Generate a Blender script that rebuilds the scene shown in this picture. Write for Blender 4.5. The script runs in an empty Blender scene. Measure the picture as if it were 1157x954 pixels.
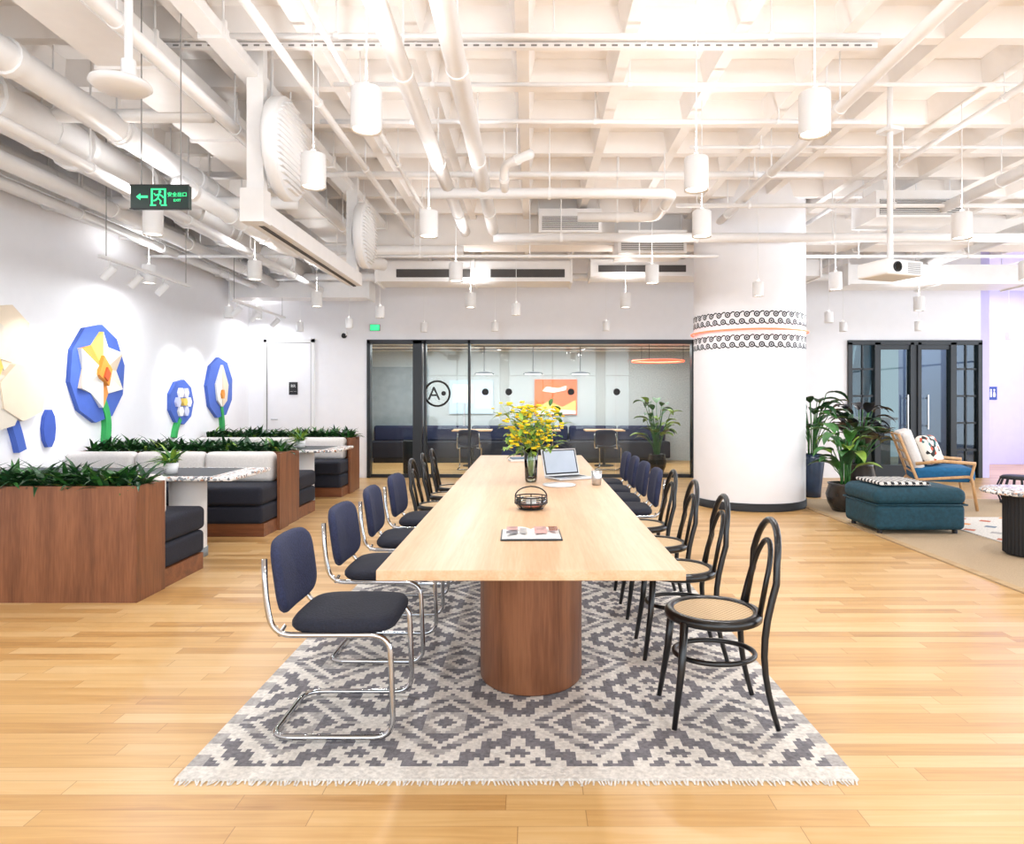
import bpy, math, random
from mathutils import Vector, Matrix
random.seed(7)
sc = bpy.context.scene
pi = math.pi

# ------------------------------------------------------------------ materials
def lin(h):
    h = h.lstrip('#'); o = []
    for i in (0, 2, 4):
        c = int(h[i:i+2], 16)/255
        o.append(c/12.92 if c <= 0.04045 else ((c+0.055)/1.055)**2.4)
    return (o[0], o[1], o[2], 1)

class NT:
    def __init__(s, name):
        s.m = bpy.data.materials.new(name); s.m.use_nodes = True
        s.t = s.m.node_tree; s.n = s.t.nodes; s.l = s.t.links
        s.b = s.n['Principled BSDF']; s.out = s.n['Material Output']
    def new(s, t, **k):
        n = s.n.new(t)
        for a, v in k.items(): setattr(n, a, v)
        return n
    def link(s, a, b): s.l.new(a, b)
    def math(s, op, a, b=None, c=None):
        n = s.new('ShaderNodeMath', operation=op)
        for i, v in enumerate((a, b, c)):
            if v is None: continue
            if isinstance(v, (int, float)): n.inputs[i].default_value = v
            else: s.link(v, n.inputs[i])
        return n.outputs[0]
    def ramp(s, fac, stops, const=False):
        n = s.new('ShaderNodeValToRGB')
        if const: n.color_ramp.interpolation = 'CONSTANT'
        e = n.color_ramp.elements
        while len(e) < len(stops): e.new(0.5)
        for i, (p, c) in enumerate(stops):
            e[i].position = p; e[i].color = lin(c) if isinstance(c, str) else c
        s.link(fac, n.inputs[0]); return n.outputs[0]

def mat(name, col, rough=0.5, metal=0.0, var=0.06, nscale=8, bump=0.0, emit=None, es=0, coat=0):
    t = NT(name); c = lin(col)
    tc = t.new('ShaderNodeTexCoord')
    no = t.new('ShaderNodeTexNoise'); no.inputs['Scale'].default_value = nscale; no.inputs['Detail'].default_value = 3
    t.link(tc.outputs['Object'], no.inputs['Vector'])
    lo = tuple(max(0, x*(1-var)) for x in c[:3])+(1,); hi = tuple(min(1, x*(1+var)) for x in c[:3])+(1,)
    t.link(t.ramp(no.outputs[0], [(0.3, lo), (0.7, hi)]), t.b.inputs['Base Color'])
    t.b.inputs['Roughness'].default_value = rough
    t.b.inputs['Metallic'].default_value = metal
    t.b.inputs['Coat Weight'].default_value = coat
    if bump:
        bp = t.new('ShaderNodeBump'); bp.inputs['Strength'].default_value = bump; bp.inputs['Distance'].default_value = 0.01
        t.link(no.outputs[0], bp.inputs['Height']); t.link(bp.outputs[0], t.b.inputs['Normal'])
    if emit:
        t.b.inputs['Emission Color'].default_value = lin(emit); t.b.inputs['Emission Strength'].default_value = es
    return t.m

def wood(name, cols, axis='Z', rough=0.4, scale=9, stretch=0.06, coat=0.0):
    t = NT(name)
    tc = t.new('ShaderNodeTexCoord'); mp = t.new('ShaderNodeMapping')
    sc_ = [1, 1, 1]; sc_['XYZ'.index(axis)] = stretch
    mp.inputs['Scale'].default_value = sc_
    t.link(tc.outputs['Object'], mp.inputs[0])
    n1 = t.new('ShaderNodeTexNoise'); n1.inputs['Scale'].default_value = scale; n1.inputs['Detail'].default_value = 6; n1.inputs['Distortion'].default_value = 0.6
    n2 = t.new('ShaderNodeTexNoise'); n2.inputs['Scale'].default_value = scale*9; n2.inputs['Detail'].default_value = 2
    t.link(mp.outputs[0], n1.inputs['Vector']); t.link(mp.outputs[0], n2.inputs['Vector'])
    f = t.math('ADD', t.math('MULTIPLY', n1.outputs[0], 0.65), t.math('MULTIPLY', n2.outputs[0], 0.35))
    t.link(t.ramp(f, [(0.35, cols[0]), (0.5, cols[1]), (0.66, cols[2])]), t.b.inputs['Base Color'])
    t.b.inputs['Roughness'].default_value = rough; t.b.inputs['Coat Weight'].default_value = coat
    return t.m

def floor_mat():
    t = NT('oak_plank_floor')
    tc = t.new('ShaderNodeTexCoord'); sx = t.new('ShaderNodeSeparateXYZ'); t.link(tc.outputs['Object'], sx.inputs[0])
    X, Y = sx.outputs[0], sx.outputs[1]
    W, L = 0.088, 0.9
    yr = t.math('DIVIDE', Y, W); row = t.math('FLOOR', yr); fy = t.math('FRACT', yr)
    wn = t.new('ShaderNodeTexWhiteNoise', noise_dimensions='1D'); t.link(row, wn.inputs['W'])
    xs = t.math('ADD', t.math('DIVIDE', X, L), t.math('MULTIPLY', wn.outputs[0], 7.3))
    col = t.math('FLOOR', xs); fx = t.math('FRACT', xs)
    cb = t.new('ShaderNodeCombineXYZ'); t.link(row, cb.inputs[0]); t.link(col, cb.inputs[1])
    w2 = t.new('ShaderNodeTexWhiteNoise', noise_dimensions='2D'); t.link(cb.outputs[0], w2.inputs['Vector'])
    cg = t.new('ShaderNodeCombineXYZ')
    t.link(t.math('ADD', t.math('MULTIPLY', X, 1.2), t.math('MULTIPLY', w2.outputs[0], 50)), cg.inputs[0]); t.link(t.math('MULTIPLY', Y, 22), cg.inputs[1])
    ng = t.new('ShaderNodeTexNoise'); ng.inputs['Scale'].default_value = 1.6; ng.inputs['Detail'].default_value = 7; ng.inputs['Distortion'].default_value = 0.9
    t.link(cg.outputs[0], ng.inputs['Vector'])
    f = t.math('ADD', t.math('MULTIPLY', w2.outputs[0], 0.5), t.math('MULTIPLY', ng.outputs[0], 0.6))
    c = t.ramp(f, [(0.15, '#a67842'), (0.38, '#c2955b'), (0.6, '#cfa56b'), (0.9, '#dab784')])
    gy = t.math('LESS_THAN', t.math('MINIMUM', fy, t.math('SUBTRACT', 1, fy)), 0.012)
    gx = t.math('LESS_THAN', t.math('MINIMUM', fx, t.math('SUBTRACT', 1, fx)), 0.0016)
    g = t.math('MAXIMUM', gx, gy)
    mx = t.new('ShaderNodeMix', data_type='RGBA'); t.link(t.math('MULTIPLY', g, 0.6), mx.inputs[0]); t.link(c, mx.inputs[6]); mx.inputs[7].default_value = lin('#85592c')
    t.link(mx.outputs[2], t.b.inputs['Base Color'])
    t.link(t.math('ADD', 0.24, t.math('MULTIPLY', ng.outputs[0], 0.2)), t.b.inputs['Roughness'])
    bp = t.new('ShaderNodeBump'); bp.inputs['Strength'].default_value = 0.15; bp.inputs['Distance'].default_value = 0.002
    t.link(t.math('SUBTRACT', 1, g), bp.inputs['Height']); t.link(bp.outputs[0], t.b.inputs['Normal'])
    return t.m

def glass_mat(name, tint='#ffffff', refl=0.05):
    t = NT(name); t.n.remove(t.b)
    tr = t.new('ShaderNodeBsdfTransparent'); tr.inputs[0].default_value = lin(tint)
    gl = t.new('ShaderNodeBsdfGlossy'); gl.inputs['Roughness'].default_value = 0.02
    fr = t.new('ShaderNodeFresnel'); fr.inputs[0].default_value = 1.5
    mx = t.new('ShaderNodeMixShader'); t.link(t.math('MULTIPLY', fr.outputs[0], refl/0.05), mx.inputs[0])
    t.link(tr.outputs[0], mx.inputs[1]); t.link(gl.outputs[0], mx.inputs[2]); t.link(mx.outputs[0], t.out.inputs[0])
    return t.m

def vor_mat(name, base, spots, scale=60, rough=0.35):
    t = NT(name); tc = t.new('ShaderNodeTexCoord'); v = t.new('ShaderNodeTexVoronoi'); v.inputs['Scale'].default_value = scale
    t.link(tc.outputs['Object'], v.inputs['Vector'])
    s2 = t.new('ShaderNodeSeparateColor'); t.link(v.outputs['Color'], s2.inputs[0])
    st = [(0.0, base)]
    for i, c in enumerate(spots): st.append((0.6+0.4*i/len(spots), c))
    t.link(t.ramp(s2.outputs[0], st, True), t.b.inputs['Base Color']); t.b.inputs['Roughness'].default_value = rough
    return t.m

def check_mat(name, a, b, scale, rough=0.6):
    t = NT(name); tc = t.new('ShaderNodeTexCoord'); v = t.new('ShaderNodeTexChecker'); v.inputs['Scale'].default_value = scale
    v.inputs[1].default_value = lin(a); v.inputs[2].default_value = lin(b)
    t.link(tc.outputs['Object'], v.inputs['Vector']); t.link(v.outputs[0], t.b.inputs['Base Color']); t.b.inputs['Roughness'].default_value = rough
    return t.m

M = {}
M['white'] = mat('white_paint', '#f0efF2', 0.6, var=0.01)
M['lilacwash'] = mat('lilac_lit_wall', '#c9c2ee', 0.6, var=0.02)  # lilac of the coloured lighting is mixed into the wall colour
M['ceil'] = mat('ceiling_paint', '#f4efeb', 0.7, var=0.03, nscale=3)
M['pipe'] = mat('pipe_white_paint', '#f0eeed', 0.4, var=0.02)
M['grille'] = mat('grille_grey', '#8d8a88', 0.5)
M['darkgap'] = mat('duct_dark', '#4a4644', 0.7)
M['metalwhite'] = mat('white_powdercoat', '#ecebeb', 0.35, var=0.01)
M['floor'] = floor_mat()
M['oak'] = wood('light_oak', ['#c69d77', '#cfa984', '#d8b593'], 'Y', 0.38, 14, 0.05)
M['walnut'] = wood('walnut_vertical', ['#633a24', '#7b4c31', '#8f5c3d'], 'Z', 0.4, 10, 0.07)
M['walnutx'] = wood('walnut_horizontal', ['#603720', '#78462b', '#8b5737'], 'X', 0.4, 10, 0.07)
M['oakedge'] = wood('rug_binding', ['#a98a62', '#b3956c', '#bfa37c'], 'X', 0.8, 14, 0.05)
M['armwood'] = wood('ash_wood', ['#b88a5c', '#c99c6c', '#d8b080'], 'Z', 0.45, 12, 0.1)
M['navy'] = mat('navy_fabric', '#222845', 0.85, var=0.3, nscale=120, bump=0.3)
M['navyseat'] = mat('dark_seat_fabric', '#181b29', 0.85, var=0.3, nscale=120, bump=0.3)
M['chrome'] = mat('chrome', '#b9babd', 0.1, 1.0, var=0.01)
M['black'] = mat('black_lacquer', '#0f0e10', 0.28, var=0.1)
M['blackm'] = mat('black_matte', '#18181b', 0.6, var=0.1)
M['cream'] = mat('cream_fabric', '#dfdad6', 0.9, var=0.05, nscale=60, bump=0.2)
M['teal'] = mat('teal_velvet', '#0a3b4a', 0.75, var=0.25, nscale=30, bump=0.2)
M['armblue'] = mat('armchair_blue', '#155f8c', 0.8, var=0.15, nscale=30, bump=0.2)
M['blue'] = mat('flower_blue', '#4463b8', 0.6, var=0.04)
M['blue2'] = mat('flower_blue_dark', '#3b58b0', 0.6, var=0.04)
M['lilac'] = mat('flower_lilac', '#c9cbe8', 0.6, var=0.04)
M['petalw'] = mat('petal_white', '#f0ece6', 0.6, var=0.02)
M['petalc'] = mat('petal_cream', '#e6d3ba', 0.6, var=0.02)
M['petalc2'] = mat('petal_pale_cream', '#d9cdbd', 0.6, var=0.02)
M['petalo'] = mat('petal_orange', '#e0923a', 0.6, var=0.05)
M['petaly'] = mat('petal_yellow', '#ebc860', 0.6, var=0.05)
M['petald'] = mat('petal_rust', '#c9562c', 0.6, var=0.05)
M['stem'] = mat('stem_green', '#2fa354', 0.6, var=0.05)
M['leaf'] = mat('leaf_green', '#356b2d', 0.45, var=0.45, nscale=14)
M['leafd'] = mat('leaf_dark_green', '#1d4423', 0.4, var=0.45, nscale=14)
M['leafl'] = mat('leaf_light_green', '#86a63e', 0.5, var=0.3, nscale=14)
M['leafp'] = mat('leaf_dark_purple', '#242329', 0.4, var=0.3)
M['yellow'] = mat('blossom_yellow', '#f0cc14', 0.6, var=0.15, nscale=30)
M['soil'] = mat('soil', '#3a2a20', 0.95, var=0.4, nscale=40, bump=0.5)
M['potdark'] = mat('glazed_dark_pot', '#2b2725', 0.25, var=0.5, nscale=6)
M['potblue'] = mat('glazed_blue_pot', '#2a3a52', 0.3, var=0.2)
M['glass'] = glass_mat('clear_glass', '#f2f7f6', 0.03)
M['glassd'] = glass_mat('tinted_glass', '#b9c8ca', 0.05)
M['vase'] = glass_mat('vase_glass', '#eef5f4', 0.1)
M['grey'] = mat('grey_plaster', '#b6babc', 0.8, var=0.18, nscale=40)
M['greyd'] = mat('grey_panel', '#8d959b', 0.7, var=0.1)
M['terrazzo'] = vor_mat('terrazzo', '#e8e5e2', ['#5a5a60', '#b07a58', '#8f9499'], 55)
M['tdark'] = mat('dark_table_inlay', '#1c2023', 0.4, var=0.15)
M['cane'] = check_mat('woven_cane', '#cfb389', '#a98a62', 90)
M['tan'] = mat('jute_rug', '#b39c7e', 0.95, var=0.12, nscale=120, bump=0.4)
M['rcream'] = mat('rug_cream', '#d6d0c8', 0.97, var=0.18, nscale=60, bump=0.6)
M['rgrey'] = mat('rug_charcoal', '#757276', 0.97, var=0.28, nscale=60, bump=0.6)
M['rmid'] = mat('rug_mid_grey', '#a8a3a0', 0.97, var=0.2, nscale=60, bump=0.6)
M['rred'] = mat('rug_rust', '#b8694e', 0.95, var=0.1)
M['rblue'] = mat('rug_slate', '#6f7f92', 0.95, var=0.1)
M['lampon'] = mat('lamp_diffuser', '#ffffff', 0.5, emit='#fff8ee', es=7)
M['neon'] = mat('neon_orange', '#ff7a58', 0.5, emit='#ff4a2c', es=2.4)
M['green'] = mat('exit_green', '#35e08a', 0.5, emit='#3fe796', es=0.9)
M['signdark'] = mat('sign_dark_green', '#0d2620', 0.35)
M['screen'] = mat('laptop_screen', '#9aa3b0', 0.2, emit='#dfe6f0', es=0.15)
M['poster_o'] = mat('poster_orange', '#ea6a24', 0.6, var=0.1, nscale=3)
M['poster_b'] = mat('poster_pale_blue', '#bcd3e4', 0.5, var=0.05, nscale=3)
M['pink'] = mat('page_pink', '#b98f8b', 0.5, var=0.4, nscale=25)
M['paper'] = mat('paper', '#e2dfdc', 0.6, var=0.02)
M['copper'] = mat('copper', '#b5645a', 0.25, 0.8)
M['alu'] = mat('aluminium', '#c9cbce', 0.3, 0.9)
M['signblue'] = mat('sign_blue', '#26418c', 0.5)
M['frame'] = mat('dark_frame', '#171c22', 0.4)
M['backdrop'] = mat('teal_reflection_tone', '#6b8894', 0.6, var=0.3, nscale=2)  # dim door-glass reflections put into a base colour
M['truss'] = mat('truss_pale', '#dfe9ec', 0.5)
M['pillow'] = vor_mat('patterned_pillow', '#e6ded2', ['#c8553d', '#3c6e71', '#2a2a2a'], 22, 0.9)
M['throw'] = check_mat('striped_throw', '#e0dcd6', '#1c1c1e', 28, 0.9)

# ------------------------------------------------------------------ mesh builder
class MB:
    def __init__(s): s.v = []; s.f = []; s.fm = []; s.fs = []; s.ms = []; s.T = Matrix()
    def mi(s, m):
        m = M[m] if isinstance(m, str) else m
        if m not in s.ms: s.ms.append(m)
        return s.ms.index(m)
    def add(s, vs, fs, m, smooth=False):
        o = len(s.v); k = s.mi(m)
        s.v += [tuple(s.T @ Vector(p)) for p in vs]
        for f in fs: s.f.append([o+i for i in f]); s.fm.append(k); s.fs.append(smooth)
    def box(s, x0, x1, y0, y1, z0, z1, m):
        v = [(x, y, z) for x in (x0, x1) for y in (y0, y1) for z in (z0, z1)]
        s.add(v, [(0, 1, 3, 2), (4, 6, 7, 5), (0, 4, 5, 1), (2, 3, 7, 6), (0, 2, 6, 4), (1, 5, 7, 3)], m)
    def bbox(s, x0, x1, y0, y1, z0, z1, m, r=0.01):
        s.rbox(((x0+x1)/2, (y0+y1)/2, (z0+z1)/2), (x1-x0, y1-y0, z1-z0), r, m)
    def rbox(s, c, size, r, m, puff=0.0, n=4, curve=0.0, R=None):
        h = [a/2 for a in size]; r = min(r, min(h)*0.999)
        def par(hh):
            inn = hh-r
            a = [-hh, -inn-r*0.62, -inn-r*0.28]
            k = [-inn + 2*inn*i/n for i in range(n+1)]
            return a+k+[-x for x in reversed(a)]
        P = [par(x) for x in h]
        def mp(p):
            q = [max(-(h[i]-r), min(h[i]-r, p[i])) for i in range(3)]
            d = Vector([p[i]-q[i] for i in range(3)])
            if d.length > 1e-9:
                d = d.normalized()*r
            o = [q[i]+d[i] for i in range(3)]
            if puff:
                ax = min(range(3), key=lambda i: h[i]); b = [i for i in range(3) if i != ax]
                w = (1-(p[b[0]]/h[b[0]])**2)*(1-(p[b[1]]/h[b[1]])**2)
                o[ax] += puff*w*(1 if p[ax] > 0 else -1)*abs(p[ax])/h[ax]
            if curve: o[0] += curve*(p[1]/h[1])**2
            o = Vector(o)
            if R is not None: o = R @ o
            return tuple(o+Vector(c))
        for ax in range(3):
            a, b = [i for i in range(3) if i != ax]
            for sgn in (-1, 1):
                A, B = P[a], P[b]; vs = []
                for u in A:
                    for w in B:
                        p = [0, 0, 0]; p[ax] = sgn*h[ax]; p[a] = u; p[b] = w; vs.append(mp(p))
                nb = len(B); fs = []
                for i in range(len(A)-1):
                    for j in range(nb-1):
                        q = (i*nb+j, (i+1)*nb+j, (i+1)*nb+j+1, i*nb+j+1)
                        flip = (sgn < 0) ^ (ax == 1)
                        fs.append(tuple(reversed(q)) if flip else q)
                s.add(vs, fs, m, True)
    def pad(s, c, a, bb, th, m, ex=4.5, curve=0.0, R=None, taper=0.0, n=48):
        prof = [(0, th/2+.006), (.5, th/2+.004), (.85, th/2), (.95, th*.38), (1, th*.12), (1, -th*.12), (.95, -th*.38), (.85, -th/2), (.5, -th/2), (0, -th/2)]
        vs = []
        for f, z in prof:
            for i in range(n):
                t = 2*pi*i/n; ct, st = math.cos(t), math.sin(t)
                u = f*a*math.copysign(abs(ct)**(2/ex), ct); v = f*bb*math.copysign(abs(st)**(2/ex), st)
                v *= 1-taper*u/a
                p = Vector((u, v, z+curve*(v/bb)**2))
                if R is not None: p = R @ p
                vs.append(tuple(p+Vector(c)))
        fs = []
        for j in range(len(prof)-1):
            for i in range(n): fs.append((j*n+i, (j+1)*n+i, (j+1)*n+(i+1) % n, j*n+(i+1) % n))
        s.add(vs, fs, m, True)
    def cyl(s, p0, p1, r0, m, r1=None, n=24, caps=True, smooth=True):
        r1 = r0 if r1 is None else r1
        p0, p1 = Vector(p0), Vector(p1); d = (p1-p0).normalized()
        a = d.orthogonal().normalized(); b = d.cross(a)
        vs = []
        for p, r in ((p0, r0), (p1, r1)):
            for i in range(n):
                t = 2*pi*i/n; vs.append(p+a*(r*math.cos(t))+b*(r*math.sin(t)))
        s.add(vs, [(i, (i+1) % n, n+(i+1) % n, n+i) for i in range(n)], m, smooth)
        if caps:
            s.add(vs[:n], [tuple(reversed(range(n)))], m); s.add(vs[n:], [tuple(range(n))], m)
    def tube(s, pts, r, m, n=8, closed=False, radii=None):
        P = [Vector(p) for p in pts]; N = len(P); up = None; vs = []
        for i in range(N):
            if closed: t = (P[(i+1) % N]-P[i-1]).normalized()
            else: t = (P[min(i+1, N-1)]-P[max(i-1, 0)]).normalized()
            if up is None: up = t.orthogonal().normalized()
            up = (up - t*up.dot(t))
            up = up.normalized() if up.length > 1e-6 else t.orthogonal().normalized()
            b = t.cross(up); rr = radii[i] if radii else r
            for k in range(n):
                a = 2*pi*k/n; vs.append(P[i]+up*(rr*math.cos(a))+b*(rr*math.sin(a)))
        fs = []
        for i in range(N if closed else N-1):
            j = (i+1) % N
            for k in range(n): fs.append((i*n+k, i*n+(k+1) % n, j*n+(k+1) % n, j*n+k))
        if not closed: fs += [tuple(reversed(range(n))), tuple(range((N-1)*n, N*n))]
        s.add(vs, fs, m, True)
    def lathe(s, prof, c, m, n=32, sx=1, sy=1):
        vs = []
        for r, z in prof:
            for i in range(n):
                t = 2*pi*i/n; vs.append((c[0]+r*sx*math.cos(t), c[1]+r*sy*math.sin(t), c[2]+z))
        fs = []
        for j in range(len(prof)-1):
            for i in range(n): fs.append((j*n+i, j*n+(i+1) % n, (j+1)*n+(i+1) % n, (j+1)*n+i))
        s.add(vs, fs, m, True)
    def disc(s, c, r, m, n=32, nrm='Z', sy=1):
        vs = []
        for i in range(n):
            t = 2*pi*i/n; a, b = r*math.cos(t), r*sy*math.sin(t)
            vs.append({'Z': (c[0]+a, c[1]+b, c[2]), 'X': (c[0], c[1]+a, c[2]+b), 'Y': (c[0]+a, c[1], c[2]+b)}[nrm])
        s.add(vs, [tuple(range(n))], m)
    def sphere(s, c, r, m, n=12, k=8):
        if isinstance(r, (int, float)): r = (r, r, r)
        vs = []
        for j in range(k+1):
            ph = pi*j/k
            for i in range(n):
                t = 2*pi*i/n
                vs.append((c[0]+r[0]*math.sin(ph)*math.cos(t), c[1]+r[1]*math.sin(ph)*math.sin(t), c[2]-r[2]*math.cos(ph)))
        s.add(vs, [(j*n+i, j*n+(i+1) % n, (j+1)*n+(i+1) % n, (j+1)*n+i) for j in range(k) for i in range(n)], m, True)
    def prism(s, pts, m, plane='YZ', a=0, b=0.02):
        def P(u, v, w): return {'YZ': (w, u, v), 'XZ': (u, w, v), 'XY': (u, v, w)}[plane]
        n = len(pts); vs = [P(u, v, a) for u, v in pts]+[P(u, v, b) for u, v in pts]
        s.add(vs, [tuple(range(n)), tuple(reversed(range(n, 2*n)))]+[(i, (i+1) % n, n+(i+1) % n, n+i) for i in range(n)], m)
    def leaf(s, base, az, el, L, W, droop, m, segs=5, pw=0.75):
        p = Vector(base); e = el; vs = []
        side = Vector((-math.sin(az), math.cos(az), 0))
        for k in range(segs+1):
            t = k/segs; w = W/2*math.sin(pi*min(1, 0.06+0.94*t**pw)) if k < segs else 0.0005
            upv = Vector((-math.cos(az)*math.sin(e), -math.sin(az)*math.sin(e), math.cos(e)))
            vs += [p-side*w+upv*w*0.35, p, p+side*w+upv*w*0.35]
            p = p+Vector((math.cos(az)*math.cos(e), math.sin(az)*math.cos(e), math.sin(e)))*(L/segs); e -= droop/segs
        fs = []
        for k in range(segs):
            a = 3*k; fs += [(a, a+1, a+4, a+3), (a+1, a+2, a+5, a+4)]
        s.add(vs, fs, m, True); return p
    def build(s, name, loc=(0, 0, 0), rz=0, parent=None):
        me = bpy.data.meshes.new(name); me.from_pydata(s.v, [], s.f)
        for m in s.ms: me.materials.append(m)
        me.polygons.foreach_set('material_index', s.fm); me.polygons.foreach_set('use_smooth', s.fs); me.update()
        ob = bpy.data.objects.new(name, me); sc.collection.objects.link(ob)
        ob.location = loc; ob.rotation_euler = (0, 0, rz)
        if parent: ob.parent = parent
        return ob
def inst(ob, name, loc, rz=0):
    o = bpy.data.objects.new(name, ob.data); sc.collection.objects.link(o); o.location = loc; o.rotation_euler = (0, 0, rz); return o

def fillet(pts, r, n=6):
    P = [Vector(p) for p in pts]; out = [P[0]]
    for i in range(1, len(P)-1):
        a = (P[i-1]-P[i]); b = (P[i+1]-P[i]); rr = min(r, a.length*0.49, b.length*0.49)
        p0 = P[i]+a.normalized()*rr; p1 = P[i]+b.normalized()*rr
        for k in range(n+1):
            t = k/n; out.append(p0*(1-t)**2+P[i]*2*t*(1-t)+p1*t*t)
    out.append(P[-1]); return out

def text(name, body, size, loc, rot, m, parent=None, ext=0.002):
    cu = bpy.data.curves.new(name, 'FONT'); cu.body = body; cu.size = size; cu.align_x = 'CENTER'; cu.align_y = 'CENTER'; cu.extrude = ext
    ob = bpy.data.objects.new(name, cu); sc.collection.objects.link(ob); ob.location = loc; ob.rotation_euler = rot
    cu.materials.append(M[m])
    if parent:
        ob.parent = parent
    return ob

# ------------------------------------------------------------------ room shell
LX, BY, RX, NY, CZ = -4.93, 12.05, 11.0, -3.0, 4.05
b = MB(); b.box(LX-0.2, RX+0.2, NY-0.2, 16.5, -0.1, 0, 'floor'); b.build('floor')
b = MB(); b.box(LX-0.2, LX, NY, BY+0.2, 0, CZ+0.1, 'white'); b.build('wall_left')
b = MB(); b.box(LX, -2.86, BY, BY+0.15, 0, CZ, 'white'); b.box(-2.86, 2.86, BY, BY+0.15, 2.4, CZ, 'white')
b.box(2.86, 5.52, BY, BY+0.15, 0, CZ, 'white'); b.box(5.52, 7.85, BY, BY+0.15, 2.4, CZ, 'white'); b.build('wall_back')
b = MB(); b.box(7.85, 8.0, BY, 14.6, 0, CZ, 'lilacwash'); b.box(7.85, RX, 14.6, 14.75, 0, CZ, 'lilacwash'); b.build('wall_alcove')
b = MB(); b.box(LX, -2.9, BY-0.012, BY, 0, 0.08, 'white'); b.box(2.9, 5.5, BY-0.012, BY, 0, 0.08, 'white'); b.build('baseboard_back')
b = MB(); b.box(LX, RX, NY-0.2, NY, 0, 0.15, 'white'); b.box(LX, RX, NY-0.2, NY, 3.5, CZ, 'white')
xs = [LX, -1.2, 2.6, 6.5, RX-0.3]
for x in xs: b.box(x, x+0.3, NY-0.2, NY, 0.15, 3.5, 'white')
b.build('wall_near')
b = MB(); b.box(RX, RX+0.2, NY, 14.75, 0, 0.15, 'white'); b.box(RX, RX+0.2, NY, 14.75, 3.5, CZ, 'white')
for y in (NY, 1.3, 5.6, 9.9, 14.4): b.box(RX, RX+0.2, y, y+0.3, 0.15, 3.5, 'white')
b.build('wall_right')
wi = 1  # unseen windows, put in to let daylight into the room
for i in range(4):
    b = MB(); x0 = xs[i]+0.3; x1 = xs[i+1]
    for x in (x0, (x0+x1)/2-0.02, x1-0.04): b.box(x, x+0.04, NY-0.12, NY-0.06, 0.15, 3.5, 'frame')
    for z in (0.15, 2.3, 3.46): b.box(x0, x1, NY-0.12, NY-0.06, z, z+0.04, 'frame')
    b.build('unseen_window_%d' % wi); wi += 1
for y0, y1 in ((-2.7, 1.3), (1.6, 5.6), (5.9, 9.9), (10.2, 14.4)):
    b = MB()
    for y in (y0, (y0+y1)/2, y1-0.04): b.box(RX+0.06, RX+0.12, y, y+0.04, 0.15, 3.5, 'frame')
    for z in (0.15, 2.3, 3.46): b.box(RX+0.06, RX+0.12, y0, y1, z, z+0.04, 'frame')
    b.build('unseen_window_%d' % wi); wi += 1

b = MB(); b.box(LX-0.2, RX+0.2, NY-0.2, 14.8, CZ, CZ+0.1, 'ceil')
def rib_y(x, w=0.045, w2=0.09, z0=3.85):
    b.prism([(x-w, z0), (x+w, z0), (x+w2, CZ), (x-w2, CZ)], 'ceil', 'XZ', NY, 14.6)
def rib_x(y, w=0.045, w2=0.09, z0=3.852):
    b.prism([(y-w, z0), (y+w, z0), (y+w2, CZ), (y-w2, CZ)], 'ceil', 'YZ', LX, RX)
x = -4.5
while x < RX: rib_y(x); x += 0.74
y = -2.6
while y < 9.6: rib_x(y); y += 0.74
for y in (9.75, -0.2): rib_x(y, 0.22, 0.24, 3.5)
b.build('ceiling')

# ------------------------------------------------------------------ services
def pipe(path, r, name='ceiling_pipe', hang=1.5, flange=0, n=14):
    b = MB(); P = fillet(path, r*2.5, 5); b.tube(P, r, 'pipe', n)
    for i in range(len(path)-1):
        a, c = Vector(path[i]), Vector(path[i+1]); L = (c-a).length
        if abs(a.z-c.z) > 0.2: continue
        k = max(1, int(L/hang))
        for j in range(k):
            p = a.lerp(c, (j+0.5)/k)
            b.cyl((p.x, p.y, p.z), (p.x, p.y, CZ), 0.007, 'pipe', n=6)
            d = (c-a).normalized(); b.cyl(p-d*0.015, p+d*0.015, r+0.008, 'pipe', n=n)
        if flange:
            k = int(L/flange)
            for j in range(k):
                p = a.lerp(c, (j+0.2)/k); d = (c-a).normalized(); b.cyl(p-d*0.03, p+d*0.03, r*1.16, 'pipe', n=n)
    return b.build(name)
L0 = NY
pipe([(-0.79, L0, 3.38), (-0.79, 8.3, 3.38)], 0.06)
pipe([(-0.45, L0, 3.38), (-0.45, 8.22, 3.38)], 0.066)
pipe([(-0.45, 8.25, 3.30), (10.9, 8.25, 3.30)], 0.055)
pipe([(-1.0, 6.55, 3.32), (1.35, 6.55, 3.32), (1.35, 7.4, 3.32), (0.5, 7.4, 3.32)], 0.05)
pipe([(0.0, 6.0, 3.5), (-0.25, 6.3, 3.5), (-0.25, 6.55, 3.32)], 0.04)
for X, Z, r, fl in ((-3.15, 3.42, .10, 1.1), (-3.72, 3.42, .17, 0.9), (-4.1, 3.22, .07, 0), (-4.42, 3.18, .05, 0), (-3.35, 3.12, .04, 0),
                    (-2.9, 3.68, .05, 0), (-2.25, 3.42, .045, 0), (-1.62, 3.62, .03, 0), (-1.3, 3.66, .022, 0), (2.35, 3.58, .045, 0),
                    (3.6, 3.66, .025, 0), (4.6, 3.5, .06, 0), (6.2, 3.5, .09, 1.2), (-4.7, 3.55, .08, 0)):
    pipe([(X, L0, Z), (X, 12.0, Z)], r, flange=fl)
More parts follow.
